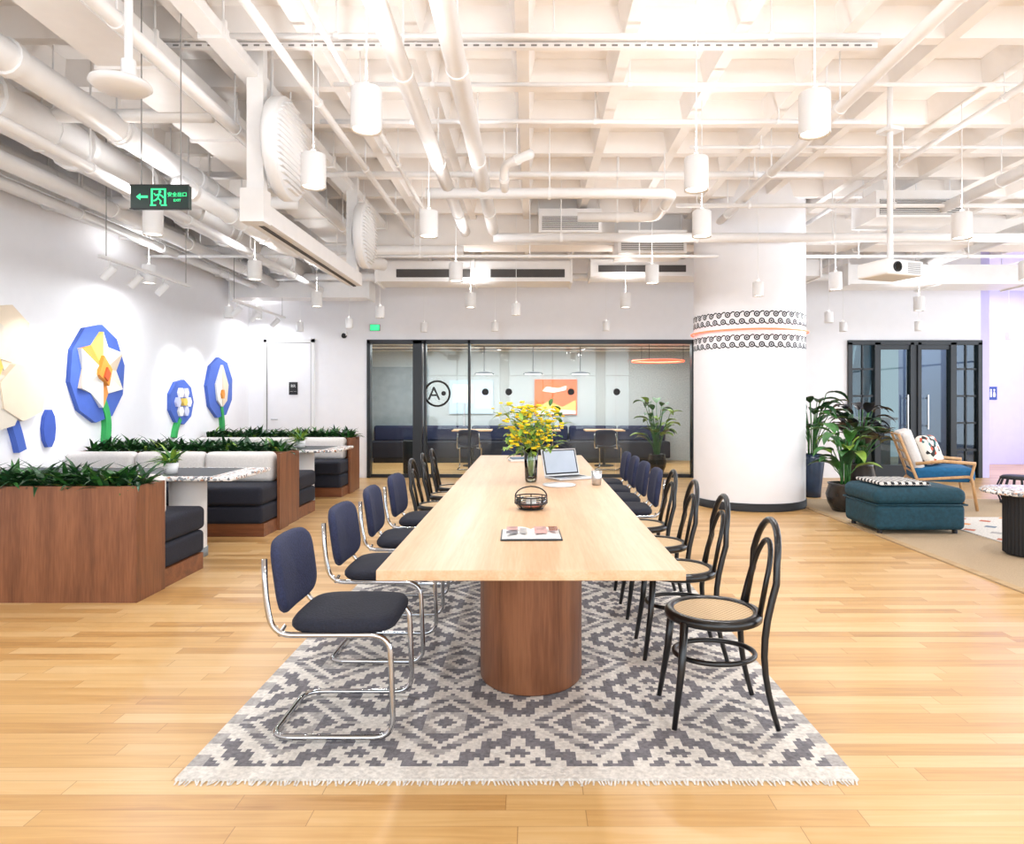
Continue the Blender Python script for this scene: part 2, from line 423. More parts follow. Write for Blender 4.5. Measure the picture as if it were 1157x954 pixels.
for Y, Z, x0, x1, r in ((4.55, 3.76, -2.0, 2.3, .018), (5.25, 3.76, -1.5, 6, .016), (5.9, 3.74, -1.8, 2.9, .02), (6.5, 3.74, 1.5, 5.5, .016),
                        (7.1, 3.68, -4, 3.0, .03), (7.6, 3.5, 1.6, 8, .025), (10.9, 3.3, -4.8, 7, .06), (9.2, 3.35, -4.8, -0.9, .07),
                        (5.2, 3.5, -4.8, -2.4, .05), (6.8, 3.3, -4.8, -2.3, .06), (8.6, 3.15, -4.8, 7.5, .02)):
    pipe([(x0, Y, Z), (x1, Y, Z)], r, hang=1.3)
pipe([(-3.0, 5.9, 3.2), (-3.0, 8.4, 3.2), (-2.0, 9.4, 3.2)], .08, flange=0.8)
b = MB(); b.box(-2.9, 2.4, 4.78, 4.82, 3.8, 3.835, 'pipe')
for i in range(66): b.box(-2.88+i*.08, -2.84+i*.08, 4.778, 4.78, 3.81, 3.823, 'grille')
for x in (-2.4, -.8, .8, 2.2): b.cyl((x, 4.8, 3.83), (x, 4.8, CZ), .008, 'pipe', n=6)
b.build('perforated_cable_channel')
def duct(x0, x1, y0, y1, z0, z1, seams=1.2, ax='Y'):
    b = MB(); b.box(x0, x1, y0, y1, z0, z1, 'pipe')
    L = (y1-y0) if ax == 'Y' else (x1-x0); k = int(L/seams)
    for i in range(k+1):
        t = i*L/max(1, k)
        if ax == 'Y': b.box(x0-0.02, x1+0.02, y0+t-0.015, y0+t+0.015, z0-0.02, z1+0.02, 'pipe')
        else: b.box(x0+t-0.015, x0+t+0.015, y0-0.02, y1+0.02, z0-0.02, z1+0.02, 'pipe')
        for q in (0, 1):
            xx = (x0, x1)[q] if ax == 'Y' else x0+t; yy = y0+t if ax == 'Y' else (y0, y1)[q]
            b.cyl((xx, yy, z0), (xx, yy, CZ), 0.008, 'pipe', n=6)
    return b
duct(-2.78, -2.42, L0, 9.4, 3.5, 3.72).build('ventilation_duct')
duct(-2.12, -1.98, L0, 9.4, 3.7, 3.78).build('cable_tray')
duct(-4.9, -4.55, L0, 12.0, 3.3, 3.45).build('cable_tray')
b = duct(-2.3, 0.6, 10.25, 10.8, 3.12, 3.42, ax='X')
for x in (-2.0, -0.6): b.box(x, x+1.1, 10.24, 10.25, 3.18, 3.3, 'darkgap')
b.build('ventilation_duct')
b = duct(0.9, 4.3, 10.25, 10.8, 3.2, 3.45, ax='X')
for x in (1.0, 2.6): b.box(x, x+1.3, 10.24, 10.25, 3.26, 3.36, 'darkgap')
b.build('ventilation_duct')
duct(-4.8, -2.6, 11.05, 11.45, 3.0, 3.25, ax='X').build('ventilation_duct')
b = duct(4.9, 10.5, 10.65, 11.3, 3.15, 3.45, ax='X'); b.build('ventilation_duct')
for cx, cy, w, z in ((4.35, 7.7, 1.0, 3.4), (0.5, 8.8, 0.8, 3.5), (1.6, 9.1, 0.9, 3.3)):
    b = MB(); b.box(cx-w/2, cx+w/2, cy, cy+0.6, z, z+0.3, 'pipe'); b.box(cx-w/2+.04, cx+w/2-.04, cy-.005, cy, z+.03, z+.2, 'darkgap')
    for i in range(8): b.box(cx-w/2+.04, cx+w/2-.04, cy-.02, cy, z+.035+i*.021, z+.043+i*.021, 'pipe')
    for sx in (-1, 1): b.cyl((cx+sx*w/2, cy+.3, z+.3), (cx+sx*w/2, cy+.3, CZ), .01, 'pipe', n=6)
    b.build('air_conditioning_unit')

b = MB(); b.box(-2.08, -1.92, 4.95, 7.85, 2.655, 2.79, 'pipe'); b.box(-2.015, -1.985, 4.97, 7.83, 2.645, 2.655, 'darkgap')
for y in (5.0, 7.7): b.box(-2.06, -1.94, y, y+0.08, 2.7, CZ, 'pipe')
b.box(-2.085, -1.915, 4.94, 5.08, 2.64, 2.88, 'pipe')
b.build('projection_screen_rail')
for cy, cz, r in ((5.25, 3.26, .38), (7.75, 3.2, .36)):
    b = MB()
    b.T = Matrix.Translation((-1.92, cy, cz)) @ Matrix.Rotation(pi/2, 4, 'Y')
    b.lathe([(0, 0), (r*.96, 0), (r, .02), (r, .09), (r*.97, .1), (r*.93, .09), (r*.9, .1), (r*.6, .12), (0, .13)], (0, 0, 0), 'metalwhite', 40)
    b.T = Matrix()
    for i in range(17):
        zz = -r*.84+i*r*.105; hw = math.sqrt(max(0, (r*.88)**2-zz*zz))
        b.box(-1.83+.012, -1.79, cy-hw, cy+hw, cz+zz-.004, cz+zz+.004, 'metalwhite')
    b.cyl((-1.97, cy, cz+r*.9), (-1.97, cy, CZ), .012, 'metalwhite', n=8)
    b.box(-2.0, -1.9, cy-.05, cy+.05, cz-.1, cz+.1, 'metalwhite')
    b.build('round_ceiling_speaker')
b = MB(); b.lathe([(0, 0), (.12, .005), (.145, .025), (.14, .04), (.05, .055), (0, .055)], (-2.08, 3.5, 2.93), 'metalwhite', 32)
b.cyl((-2.04, 3.5, 2.98), (-2.04, 3.5, 3.7), .02, 'metalwhite'); b.cyl((-2.04, 3.5, 2.97), (-2.04, 3.5, 3.08), .035, 'metalwhite'); b.build('wifi_access_dish')

def pendant_mesh(r=.078, h=.215, zb=2.715):
    b = MB(); b.lathe([(r-.012, .012), (r-.002, 0), (r, .004), (r, h-.006), (r-.006, h), (r-.012, h-.01)], (0, 0, zb), 'metalwhite', 28)
    b.disc((0, 0, zb+.012), r-.012, 'lampon', 28); b.disc((0, 0, zb+h-.01), r-.012, 'lampon', 28)
    b.cyl((0, 0, zb+h-.01), (0, 0, CZ), .004, 'metalwhite', n=6)
    b.cyl((0, 0, zb+h-.01), (0, 0, zb+h+.03), .015, 'metalwhite', n=10)
    return b
PL = [(-0.83, 3.48), (1.45, 3.53), (-1.39, 4.41), (1.07, 4.47), (-0.85, 5.74), (1.42, 5.74), (3.62, 5.8), (-3.11, 5.68), (-0.86, 7.9), (1.41, 8.04),
      (3.75, 8.5), (-4.45, 8.04), (-3.12, 7.8), (-3.12, 10.05), (-0.89, 10.15), (1.39, 10.15), (5.9, 10.5), (-4.6, 11.6), (5.6, 7.8), (3.6, 3.2), (-3.1, 3.0), (-.85, 1.0), (1.4, 1.0), (8.2, 8)]
base = None
for i, (x, y) in enumerate(PL):
    if base is None: o = base = pendant_mesh().build('pendant_lamp', (x, y, 0))
    else: o = inst(base, 'pendant_lamp', (x, y, 0))
    for nm, e, z, rx, c in (('pendant_bulb', 15, 2.705, 0, (.93, .96, 1)), ('added_ceiling_uplight', 5.2, 2.975, pi, (.95, .97, 1))):  # second lamp is an added uplight, there to brighten the ceiling
        ld = bpy.data.lights.new(nm, 'AREA'); ld.shape = 'DISK'; ld.size = .13; ld.energy = e; ld.color = c
        lo = bpy.data.objects.new(nm, ld); sc.collection.objects.link(lo); lo.parent = o; lo.location = (0, 0, z); lo.rotation_euler = (rx, 0, 0)
sm = pendant_mesh(.06, .16, 2.5)
sb = None
for x, y in ((-3.85, 11.5), (1.24, 11.4), (5.2, 11.5), (-2.9, 11.0), (2.5, 7.6), (9.0, 13.0), (-.6, 11.5), (6.4, 11.4), (7.3, 9.5), (-4.2, 9.6), (-2.1, 9.6), (-.2, 9.3), (4.4, 10.2), (3.9, 11.5), (-1.8, 11.6), (7.6, 10.4)):
    if sb is None: sb = sm.build('pendant_spotlight', (x, y, 0))
    else: inst(sb, 'pendant_spotlight', (x, y, 0))

def spot(name, loc, target, energy, size=55, col=(.96, .97, 1)):
    ld = bpy.data.lights.new(name, 'SPOT'); ld.energy = energy; ld.spot_size = math.radians(size); ld.spot_blend = 0.7; ld.shadow_soft_size = .04; ld.color = col
    o = bpy.data.objects.new(name, ld); sc.collection.objects.link(o); o.location = loc
    o.rotation_euler = (Vector(target)-Vector(loc)).to_track_quat('-Z', 'Y').to_euler(); return o
for ty0, ty1, ys in ((6.4, 8.1, (6.55, 7.0, 7.5)), (9.2, 11.2, (9.4, 10.0, 10.8))):
    b = MB(); X = -4.0; Z = 2.68
    b.box(X-.018, X+.018, ty0, ty1, Z, Z+.03, 'metalwhite')
    for y in (ty0+.1, ty1-.1): b.cyl((X, y, Z+.03), (X, y, CZ), .004, 'grille', n=6)
    for y in ys:
        b.cyl((X, y, Z), (X, y, Z-.06), .008, 'metalwhite', n=8)
        b.cyl((X+.05, y, Z-.06), (X-.06, y, Z-.17), .035, 'metalwhite'); b.disc((X-.03, y, Z-.17), .02, 'lampon', 12)
    o = b.build('track_light')
    for y in ys:
        l = spot('track_bulb', (X-.1, y, Z-.2), (LX, y+.1, 1.55), 50); l.parent = o

b = MB(); b.box(-.175, .175, -.02, .02, -.07, .07, 'signdark'); b.box(-.18, .18, -.022, -.018, -.075, -.068, 'blackm'); b.box(-.18, .18, -.022, -.018, .068, .075, 'blackm')
y = -.023
b.prism([(-.14, 0), (-.115, .02), (-.115, .007), (-.07, .007), (-.07, -.007), (-.115, -.007), (-.115, -.02)], 'green', 'XZ', y, -.0205)
for x0, x1, z0, z1 in ((-.05, -.04, -.05, .05), (-.05, .04, .042, .05), (.03, .04, -.05, .05), (-.055, -.02, -.055, -.047), (.01, .045, -.055, -.047)): b.box(x0, x1, y, -.0205, z0, z1, 'green')
b.disc((.004, y, .03), .009, 'green', 12, 'Y')
for p in ([(0, .02), (-.008, -.008)], [(-.008, -.008), (-.022, -.022), (-.034, -.024)], [(-.008, -.008), (.01, -.025), (.006, -.045)], [(0, .015), (-.022, .008), (-.03, .02)], [(0, .015), (.018, .004), (.025, -.006)]):
    b.tube([(q[0], y, q[1]) for q in p], .0045, 'green', 6)
for x in (-.12, .12): b.cyl((x, 0, .07), (x, 0, CZ-2.59), .004, 'grille', n=6)
ex = b.build('exit_sign', (-2.25, 4.2, 2.59))
text('exit_text_cn', '安全出口', .03, (.108, -.021, .012), (pi/2, 0, 0), 'green', ex); text('exit_text_en', 'EXIT', .022, (.108, -.021, -.022), (pi/2, 0, 0), 'green', ex)

b = MB(); b.rbox((0, 0, 0), (.38, .3, .12), .02, 'metalwhite'); b.cyl((-.09, -.16, 0), (-.09, -.13, 0), .04, 'blackm'); b.cyl((-.09, -.162, 0), (-.09, -.16, 0), .03, 'glassd')
for i in range(6): b.box(.02, .15, -.153, -.149, -.04+i*.014, -.034+i*.014, 'grille')
b.box(-.12, .12, -.08, .08, .06, .075, 'metalwhite'); b.cyl((0, 0, .07), (0, 0, 1.64), .022, 'metalwhite'); b.box(-.07, .07, -.07, .07, 1.1, 1.13, 'metalwhite')
b.build('ceiling_projector', (2.86, 5.5, 2.39), .35)

# ------------------------------------------------------------------ column
b = MB(); CX, CY, CR = 2.85, 9.05, .70
b.lathe([(CR, 0), (CR, CZ)], (CX, CY, 0), 'white', 96); b.lathe([(CR+.012, 0.002), (CR+.012, .1), (CR, .1)], (CX, CY, 0), 'blackm', 96)
def cp(a, z, r=CR+.003): return (CX+r*math.sin(a), CY-r*math.cos(a), z)
def ribbon(p, q, w):
    da, dz = (q[0]-p[0])*CR, q[1]-p[1]; L = math.hypot(da, dz); na, nz = -dz/L*w/CR, da/L*w
    b.add([cp(p[0]+na, p[1]+nz), cp(p[0]-na, p[1]-nz), cp(q[0]-na, q[1]-nz), cp(q[0]+na, q[1]+nz)], [(0, 1, 2, 3)], 'blackm')
N = 38
for i in range(N):
    for row, zz in enumerate((2.405, 2.32, 2.12, 2.035)):
        a0 = 2*pi*(i+.5*(row % 2))/N
        for r0, r1 in ((.021, .036), (0, .012)):
            n = 16; vs = []
            for k in range(n):
                t = 2*pi*k/n
                vs.append(cp(a0+r1*math.cos(t)/CR, zz+r1*math.sin(t)))
            if r0:
                for k in range(n):
                    t = 2*pi*k/n; vs.append(cp(a0+r0*math.cos(t)/CR, zz+r0*math.sin(t)))
                b.add(vs, [(k, (k+1) % n, n+(k+1) % n, n+k) for k in range(n)], 'blackm')
            else: b.add(vs, [tuple(range(n))], 'blackm')
        s_ = 1 if row % 2 == 0 else -1
        ribbon((a0+.03/CR, zz+.012*s_), (a0+.062/CR, zz+.036*s_), .007); ribbon((a0+.062/CR, zz+.036*s_), (a0+.085/CR, zz+.03*s_), .007)
b.build('round_column')
b = MB(); b.tube([cp(2*pi*i/96, 2.22, CR+.03) for i in range(96)], .010, 'neon', 8, True)
for i in range(12): b.cyl(cp(2*pi*i/12, 2.22, CR), cp(2*pi*i/12, 2.22, CR+.03), .006, 'metalwhite', n=6)
b.build('neon_ring')

# ------------------------------------------------------------------ meeting room behind glass
b = MB(); b.box(-4.9, 4.4, 15.5, 15.6, 0, 2.5, 'grey'); b.box(4.3, 4.4, BY+.15, 15.5, 0, 2.5, 'grey'); b.box(-4.93, -4.83, BY+.15, 15.5, 0, 2.5, 'greyd'); b.build('wall_meeting_room')
b = MB(); b.box(-4.9, 4.4, BY+.15, 15.6, 2.45, 2.55, 'ceil')
for y in (12.9, 13.8, 14.7): b.box(-4.8, 4.3, y, y+.03, 2.42, 2.45, 'grille')
b.build('ceiling_meeting_room')
b = MB()
for x0, x1 in ((-2.86, -2.80), (-2.06, -1.90), (-1.87, -1.83), (-1.10, -1.06), (2.8, 2.86)): b.box(x0, x1, BY-.03, BY+.12, 0, 2.4, 'frame')
b.box(-2.86, 2.86, BY-.03, BY+.12, 2.34, 2.41, 'frame'); b.box(-2.86, 2.86, BY+.02, BY+.06, 0, .06, 'frame')
b.cyl((-1.16, BY-.06, .9), (-1.16, BY-.06, 1.3), .012, 'alu'); b.box(-1.17, -1.15, BY-.06, BY+.03, .92, .94, 'alu'); b.box(-1.17, -1.15, BY-.06, BY+.03, 1.26, 1.28, 'alu')
for x0, x1 in ((-2.8, -2.06), (-1.83, -1.1), (-1.06, .2), (.21, 1.48), (1.49, 2.8)): b.box(x0, x1, BY+.04, BY+.042, .06, 2.34, 'glass')
gw = b.build('glass_partition')
b = MB(); yy = BY+.03
b.T = Matrix.Translation((-1.64, yy, 1.47)) @ Matrix.Rotation(pi/2, 4, 'X'); b.lathe([(.20, 0), (.235, 0), (.235, .004), (.20, .004)], (0, 0, 0), 'blackm', 40); b.T = Matrix()
for x in (-.39, -.8, .7, 1.5): b.disc((x, yy, 1.5), .06, 'blackm', 24, 'Y')
o = b.build('room_sign_decal'); text('sign_letter', 'A•', .33, (-1.64, yy, 1.46), (pi/2, 0, 0), 'blackm', o, .006)
b = MB(); b.box(.08, 1.03, 15.46, 15.5, 1.02, 1.82, 'poster_o'); b.prism([(.1, 1.04), (.1, 1.16), (.4, 1.34), (.7, 1.2), (1.0, 1.36), (1.0, 1.04)], 'petaly', 'XZ', 15.45, 15.46)
b.prism([(.25, 1.56), (.35, 1.66), (.6, 1.62), (.8, 1.68), (.78, 1.58), (.5, 1.52)], 'petalw', 'XZ', 15.45, 15.46); b.prism([(.1, 1.04), (.1, 1.1), (.45, 1.16), (1.0, 1.12), (1.0, 1.04)], 'petalw', 'XZ', 15.44, 15.45); b.build('wall_poster')
b = MB(); b.box(-1.83, -.85, 15.46, 15.5, 1.05, 1.8, 'poster_b'); b.box(-1.75, -1.3, 15.455, 15.46, 1.3, 1.7, 'petalw'); b.box(-1.25, -.92, 15.455, 15.46, 1.15, 1.55, 'lilac'); b.build('wall_screen')
for x in (-.95, .04, 1.0):
    b = MB(); b.lathe([(0, .06), (.03, .06), (.2, .02), (.2, 0), (.18, 0)], (x, 14, 1.88), 'blackm', 24); b.disc((x, 14, 1.882), .18, 'lampon', 24); b.cyl((x, 14, 1.93), (x, 14, 2.45), .008, 'blackm', n=8); b.build('disc_pendant_lamp')
b = MB(); b.tube([(2.5+.5*math.cos(a), 13.6+.5*math.sin(a), 2.12) for a in [2*pi*i/48 for i in range(48)]], .018, 'neon', 8, True)  # added glowing ring in place of the column neon's reflection in the glass
for a in (0, 2.1, 4.2): b.cyl((2.5+.5*math.cos(a), 13.6+.5*math.sin(a), 2.12), (2.5+.5*math.cos(a), 13.6+.5*math.sin(a), 2.45), .004, 'blackm', n=6)
b.build('neon_reflection_ring')
b = MB(); b.bbox(-3.5, 3.0, 14.85, 15.4, .1, .46, 'navyseat', .03); b.box(-3.4, 2.9, 14.9, 15.35, 0, .1, 'blackm')
for i in range(6): b.rbox((-2.95+i*1.08, 15.33, .62), (1.05, .16, .34), .05, 'navy')
b.build('banquette_sofa')
for x in (-1.2, .2, 1.5):
    b = MB(); b.bbox(x-.4, x+.4, 13.9, 14.5, .72, .75, 'oak', .008); b.cyl((x, 14.2, .02), (x, 14.2, .72), .03, 'blackm'); b.lathe([(0, .02), (.2, .02), (.2, 0)], (x, 14.2, 0), 'blackm', 24); b.build('cafe_table')
b = MB(); b.lathe([(.13, 0), (.15, .02), (.16, .6), (.14, .62), (.14, .3)], (-2.2, 12.7, 0), 'blackm', 24); b.build('waste_bin')
b = MB(); b.box(-4.5, -2.3, 15.42, 15.498, .5, 2.1, 'greyd'); b.build('acoustic_panel')

b = MB(); X0, X1 = -4.6, -3.83
b.box(X0-.06, X0, BY-.03, BY, 0, 2.42, 'metalwhite'); b.box(X1, X1+.06, BY-.03, BY, 0, 2.42, 'metalwhite'); b.box(X0-.06, X1+.06, BY-.03, BY, 2.36, 2.42, 'metalwhite')
b.box(X0+.01, X1-.01, BY-.02, BY, .01, 2.35, 'white'); b.cyl((X0+.09, BY-.06, 1.02), (X0+.2, BY-.06, 1.02), .01, 'alu'); b.cyl((X0+.09, BY-.06, 1.02), (X0+.09, BY-.02, 1.02), .012, 'alu')
b.box(X0-.01, X0+.01, BY-.032, BY-.03, .0, 2.35, 'grille'); b.box(X1-.01, X1, BY-.025, BY, .0, 2.35, 'grille'); b.box(X0, X1, BY-.025, BY, 2.35, 2.36, 'grille'); b.build('door_1')
b = MB(); b.box(-.075, .075, -.01, 0, -.11, .11, 'blackm'); o = b.build('restroom_sign', (-4.14, BY-.022, 1.56))
text('label', 'RR', .07, (0, -.011, .04), (pi/2, 0, 0), 'paper', o, .001); text('label_small', '— —', .05, (0, -.011, -.05), (pi/2, 0, 0), 'paper', o, .001)
b = MB(); b.box(-.08, .08, -.03, 0, -.05, .05, 'green'); b.box(-.085, .085, -.028, 0, -.055, .055, 'frame'); b.build('small_exit_sign', (-2.72, BY, 2.62))
b = MB(); b.sphere((0, -.05, 0), .05, 'blackm'); b.cyl((0, 0, .03), (0, -.08, .03), .055, 'metalwhite'); b.build('security_camera', (-3.25, BY, 2.48))

b = MB(); Y0 = BY-.05; X0, X1 = 5.52, 7.85
b.box(X0, X1, Y0, Y0+.14, 2.32, 2.4, 'frame')
for x0, w in ((X0, .07), (5.98, .1), (6.6, .06), (6.73, .06), (7.3, .1), (X1-.07, .07)): b.box(x0, x0+w, Y0, Y0+.14, 0, 2.36, 'frame')
for x0, x1 in ((X0+.07, 5.98), (7.4, X1-.07)):
    for z in (0, .47, .94, 1.41, 1.88): b.box(x0, x1, Y0+.04, Y0+.09, z, z+.035, 'frame')
    b.box((x0+x1)/2-.012, (x0+x1)/2+.012, Y0+.04, Y0+.09, 0, 2.34, 'frame')
for x0, x1 in ((6.08, 6.6), (6.79, 7.3)): b.box(x0, x1, Y0+.03, Y0+.1, 0, .22, 'frame'); b.box(x0, x1, Y0+.03, Y0+.1, 2.24, 2.34, 'frame')
b.box(6.655, 6.735, Y0+.03, Y0+.1, 0, 2.36, 'frame')
for x in (6.52, 6.87): b.cyl((x, Y0-.06, .85), (x, Y0-.06, 1.45), .014, 'alu'); b.box(x-.01, x+.01, Y0-.06, Y0+.03, .9, .92, 'alu'); b.box(x-.01, x+.01, Y0-.06, Y0+.03, 1.38, 1.4, 'alu')
b.box(X0+.07, X1-.07, Y0+.06, Y0+.07, .05, 2.32, 'glassd'); b.build('door_2')
b = MB(); b.box(4.5, 7.85, 15.6, 15.7, 0, 3.2, 'backdrop'); b.box(4.45, 4.5, BY+.15, 15.6, 0, 3.2, 'backdrop'); b.build('door_reflection_backdrop')  # added backdrop, its teal grey stands in for reflections in the door glass
b = MB()
for i in range(5):
    x = 5.35+i*.5
    for s in (1, -1): b.cyl((x, 15.4, .1), (x+s*.45, 15.4, 3.0), .025, 'truss', n=10)
b.cyl((4.6, 15.4, .1), (7.75, 15.4, .1), .04, 'truss'); b.cyl((4.6, 15.4, 3.0), (7.75, 15.4, 3.0), .04, 'truss'); b.cyl((4.6, 15.4, 0), (4.6, 15.4, 3.0), .04, 'truss'); b.cyl((7.7, 15.4, 0), (7.7, 15.4, 3.0), .04, 'truss'); b.build('diagonal_truss')
b = MB(); b.bbox(5.6, 7.4, 14.2, 14.7, .0, .95, 'greyd', .02); b.bbox(5.5, 7.5, 14.1, 14.8, .95, 1.0, 'oak', .01); b.build('reception_counter')
b = MB(); b.box(-.1, .1, -.01, 0, -.14, .14, 'signblue'); b.disc((-.03, -.012, .07), .02, 'paper', 12, 'Y'); b.box(-.05, -.01, -.012, -.01, -.08, .04, 'paper'); b.disc((.04, -.012, .07), .02, 'paper', 12, 'Y'); b.prism([(.02, -.08), (.06, -.08), (.07, -.03), (.05, .04), (.03, .04), (.01, -.03)], 'paper', 'XZ', -.012, -.01)
b.build('toilet_sign', (9.75, 14.6, 1.5))

# ------------------------------------------------------------------ flowers on left wall
def ell(cy, cz, ry, rz, n, ph=0): return [(cy+ry*math.cos(2*pi*i/n+ph), cz+rz*math.sin(2*pi*i/n+ph)) for i in range(n)]
def stem(b, pts, w, m='stem'):
    P = fillet([(0, p[0], p[1]) for p in pts], .3, 5); L = []; R = []
    for i, p in enumerate(P):
        t = (P[min(i+1, len(P)-1)]-P[max(i-1, 0)]).normalized(); L.append((p.y-t.z*w, p.z+t.y*w)); R.append((p.y+t.z*w, p.z-t.y*w))
    for i in range(len(P)-1): b.prism([L[i], L[i+1], R[i+1], R[i]], m, 'YZ', LX+.001, LX+.06)
def petal(b, cy, cz, a, L, w, m1, m2, x0, x1, r0=0, mid=.5):
    c, s_ = math.cos(a), math.sin(a)
    def q(u, v): return (cy+u*c-v*s_, cz+u*s_+v*c)
    tip = q(L, 0); base_ = q(r0, 0); l = q(L*mid, w); r = q(L*mid, -w)
    for tri, m in (((base_, tip, l), m1), ((base_, r, tip), m2)):
        vs = [(x0, p[0], p[1]) for p in tri]+[(x1 if p in (base_, tip) else x0+.005, p[0], p[1]) for p in tri]
        b.add(vs, [(0, 1, 2), (5, 4, 3), (0, 1, 4, 3), (1, 2, 5, 4), (2, 0, 3, 5)], m)
b = MB(); cy, cz = 7.8, 1.66
b.prism(ell(cy, cz, .5, .56, 10, .2), 'blue', 'YZ', LX+.001, LX+.05)
for i, (m1, m2) in enumerate((('petaly', 'petalw'), ('petalw', 'petalo'), ('petalw', 'petalc'), ('petalo', 'petalw'), ('petalc', 'petalw'), ('petalw', 'petalc'))):
    petal(b, cy, cz+.04, pi/2+i*pi/3, .43, .17, m1, m2, LX+.05, LX+.10, mid=.58)
b.prism([(cy-.12, cz-.02), (cy-.03, cz+.2), (cy+.12, cz+.05), (cy+.06, cz-.14)], 'petalo', 'YZ', LX+.05, LX+.13); b.prism([(cy-.05, cz-.04), (cy, cz+.07), (cy+.06, cz-.0), (cy+.01, cz-.09)], 'petald', 'YZ', LX+.13, LX+.15)
stem(b, [(7.95, .85), (7.98, 1.15), (7.83, 1.42)], .05); b.build('wall_art_flower')
b = MB(); cy, cz = 9.66, 1.33; b.prism(ell(cy, cz, .33, .32, 9), 'blue', 'YZ', LX+.001, LX+.05)
for i in range(6): a = i*pi/3; b.prism(ell(cy+.15*math.cos(a), cz+.15*math.sin(a), .07, .075, 6, a), 'lilac' if i % 2 else 'petalw', 'YZ', LX+.05, LX+.08)
b.prism(ell(cy, cz, .06, .06, 6), 'petaly', 'YZ', LX+.05, LX+.1); stem(b, [(9.47, .84), (9.5, .95), (9.6, 1.1)], .035); b.build('wall_art_flower')
b = MB(); cy, cz = 10.85, 1.55; b.prism(ell(cy, cz, .45, .48, 9, .3), 'blue', 'YZ', LX+.001, LX+.05)
b.prism([(cy, cz+.36), (cy+.2, cz+.05), (cy+.15, cz-.2), (cy, cz-.3), (cy-.15, cz-.2), (cy-.2, cz+.05)], 'petalw', 'YZ', LX+.05, LX+.08); b.prism([(cy, cz+.36), (cy+.2, cz+.05), (cy+.15, cz-.2), (cy, cz-.3)], 'petalc', 'YZ', LX+.08, LX+.09)
b.prism(ell(cy-.02, cz-.1, .05, .08, 6), 'petalo', 'YZ', LX+.08, LX+.11); stem(b, [(cy+.1, .84), (cy+.1, 1.0), (cy+.02, 1.3)], .04); b.build('wall_art_flower')
b = MB(); cy, cz = 6.35, 1.66
for i, m in enumerate(('petalc2', 'petalc', 'petalc2', 'petalc', 'petalc2', 'petalc')):
    a = i*pi/3+.3; b.prism(ell(cy+.33*math.cos(a), cz+.33*math.sin(a), .32, .28, 7, a), m, 'YZ', LX+.001, LX+.04+.012*i)
b.prism(ell(cy-.2, cz, .13, .13, 7), 'petaly', 'YZ', LX+.05, LX+.13); stem(b, [(6.62, .87), (6.58, 1.0), (6.5, 1.2)], .05, 'blue'); b.prism(ell(7.02, 1.07, .09, .2, 10), 'blue2', 'YZ', LX+.001, LX+.04)
b.build('wall_art_flower')

# ------------------------------------------------------------------ booths
RXB = -2.64
def planter(y0, y1, h=.78, x1=RXB):
    b = MB(); t = .03; x0 = LX+.005
    b.box(x0, x1, y0, y0+t, 0, h, 'walnut'); b.box(x0, x1, y1-t, y1, 0, h, 'walnut'); b.box(x1-t, x1, y0+t, y1-t, 0, h, 'walnut'); b.box(x0, x0+t, y0+t, y1-t, 0, h, 'walnut')
    b.box(x0+t, x1-t, y0+t, y1-t, .1, h-.06, 'soil'); b.build('planter_box')
    b = MB(); n = int((x1-x0)*165)
    for i in range(n):
        px = random.uniform(x0+.08, x1-.08); py = random.uniform(y0+.06, y1-.06)
        for k in range(3):
            az = random.uniform(0, 2*pi)
            if px < x0+.3 and math.cos(az) < 0: az = pi-az
            b.leaf((px, py, h-.07), az, random.uniform(.7, 1.45), random.uniform(.16, .32), random.uniform(.035, .055), random.uniform(.8, 2.0), random.choice(['leaf', 'leafd', 'leafd', 'leaf', 'leafl'] if i % 6 == 0 else ['leaf', 'leafd', 'leafd']), 4)
    b.build('planter_foliage')
def bench(yback, sgn):
    b = MB(); x0, x1 = LX+.01, RXB-.01
    def Y(a, c): p, q = yback+sgn*a, yback+sgn*c; return (min(p, q), max(p, q))
    ya, yb = Y(0.002, .6); b.box(x0, x1, ya, yb, 0, .13, 'walnutx')
    W = (x1-x0)/2
    for i in range(2):
        a, c = x0+i*W, x0+(i+1)*W
        p, q = Y(.01, .64); b.bbox(a+.004, c-.004, p, q, .13, .31, 'navyseat', .035); p, q = Y(.01, .66); b.bbox(a+.004, c-.004, p, q, .312, .5, 'navyseat', .045)
    for i in range(3):
        w = (x1-.06-x0)/3; a = x0+i*w; p, q = Y(.02, .2); b.rbox((a+w/2, (p+q)/2, .65), (w-.01, q-p, .32), .06, 'cream', puff=.015)
    b.build('booth_bench')
planter(4.62, 4.98); bench(4.98, 1); bench(7.45, -1); planter(7.46, 7.86, .8); bench(7.87, 1); bench(10.25, -1); planter(10.26, 10.62, .8)
for y in (7.2, 10.0):
    b = MB(); b.box(RXB-.008, RXB+.02, y, y+.26, 0, .8, 'walnut'); b.build('booth_end_panel')
def btable(y):
    b = MB(); z = .735
    b.bbox(-4.85, -2.42, y-.42, y+.42, z-.035, z, 'terrazzo', .012); b.box(-4.7, -2.62, y-.34, y+.34, z, z+.002, 'tdark')
    for X in (-2.98, -4.3): b.lathe([(0, z-.03), (.15, z-.03), (.15, .06)], (X, y, 0), 'metalwhite', 32); b.lathe([(.15, .08), (.158, .08), (.158, 0.001), (0, .001)], (X, y, 0), 'greyd', 32)
    b.build('booth_table')
btable(6.0); btable(9.0)
b = MB(); b.lathe([(0, 0), (.05, 0), (.06, .09), (.055, .09), (.05, .07), (0, .07)], (0, 0, 0), 'metalwhite', 20)
for i in range(60): b.leaf((random.uniform(-.03, .03), random.uniform(-.03, .03), .07), random.uniform(0, 2*pi), random.uniform(.4, 1.4), random.uniform(.12, .26), .03, 1.2, random.choice(['leaf', 'leafl']), 4)
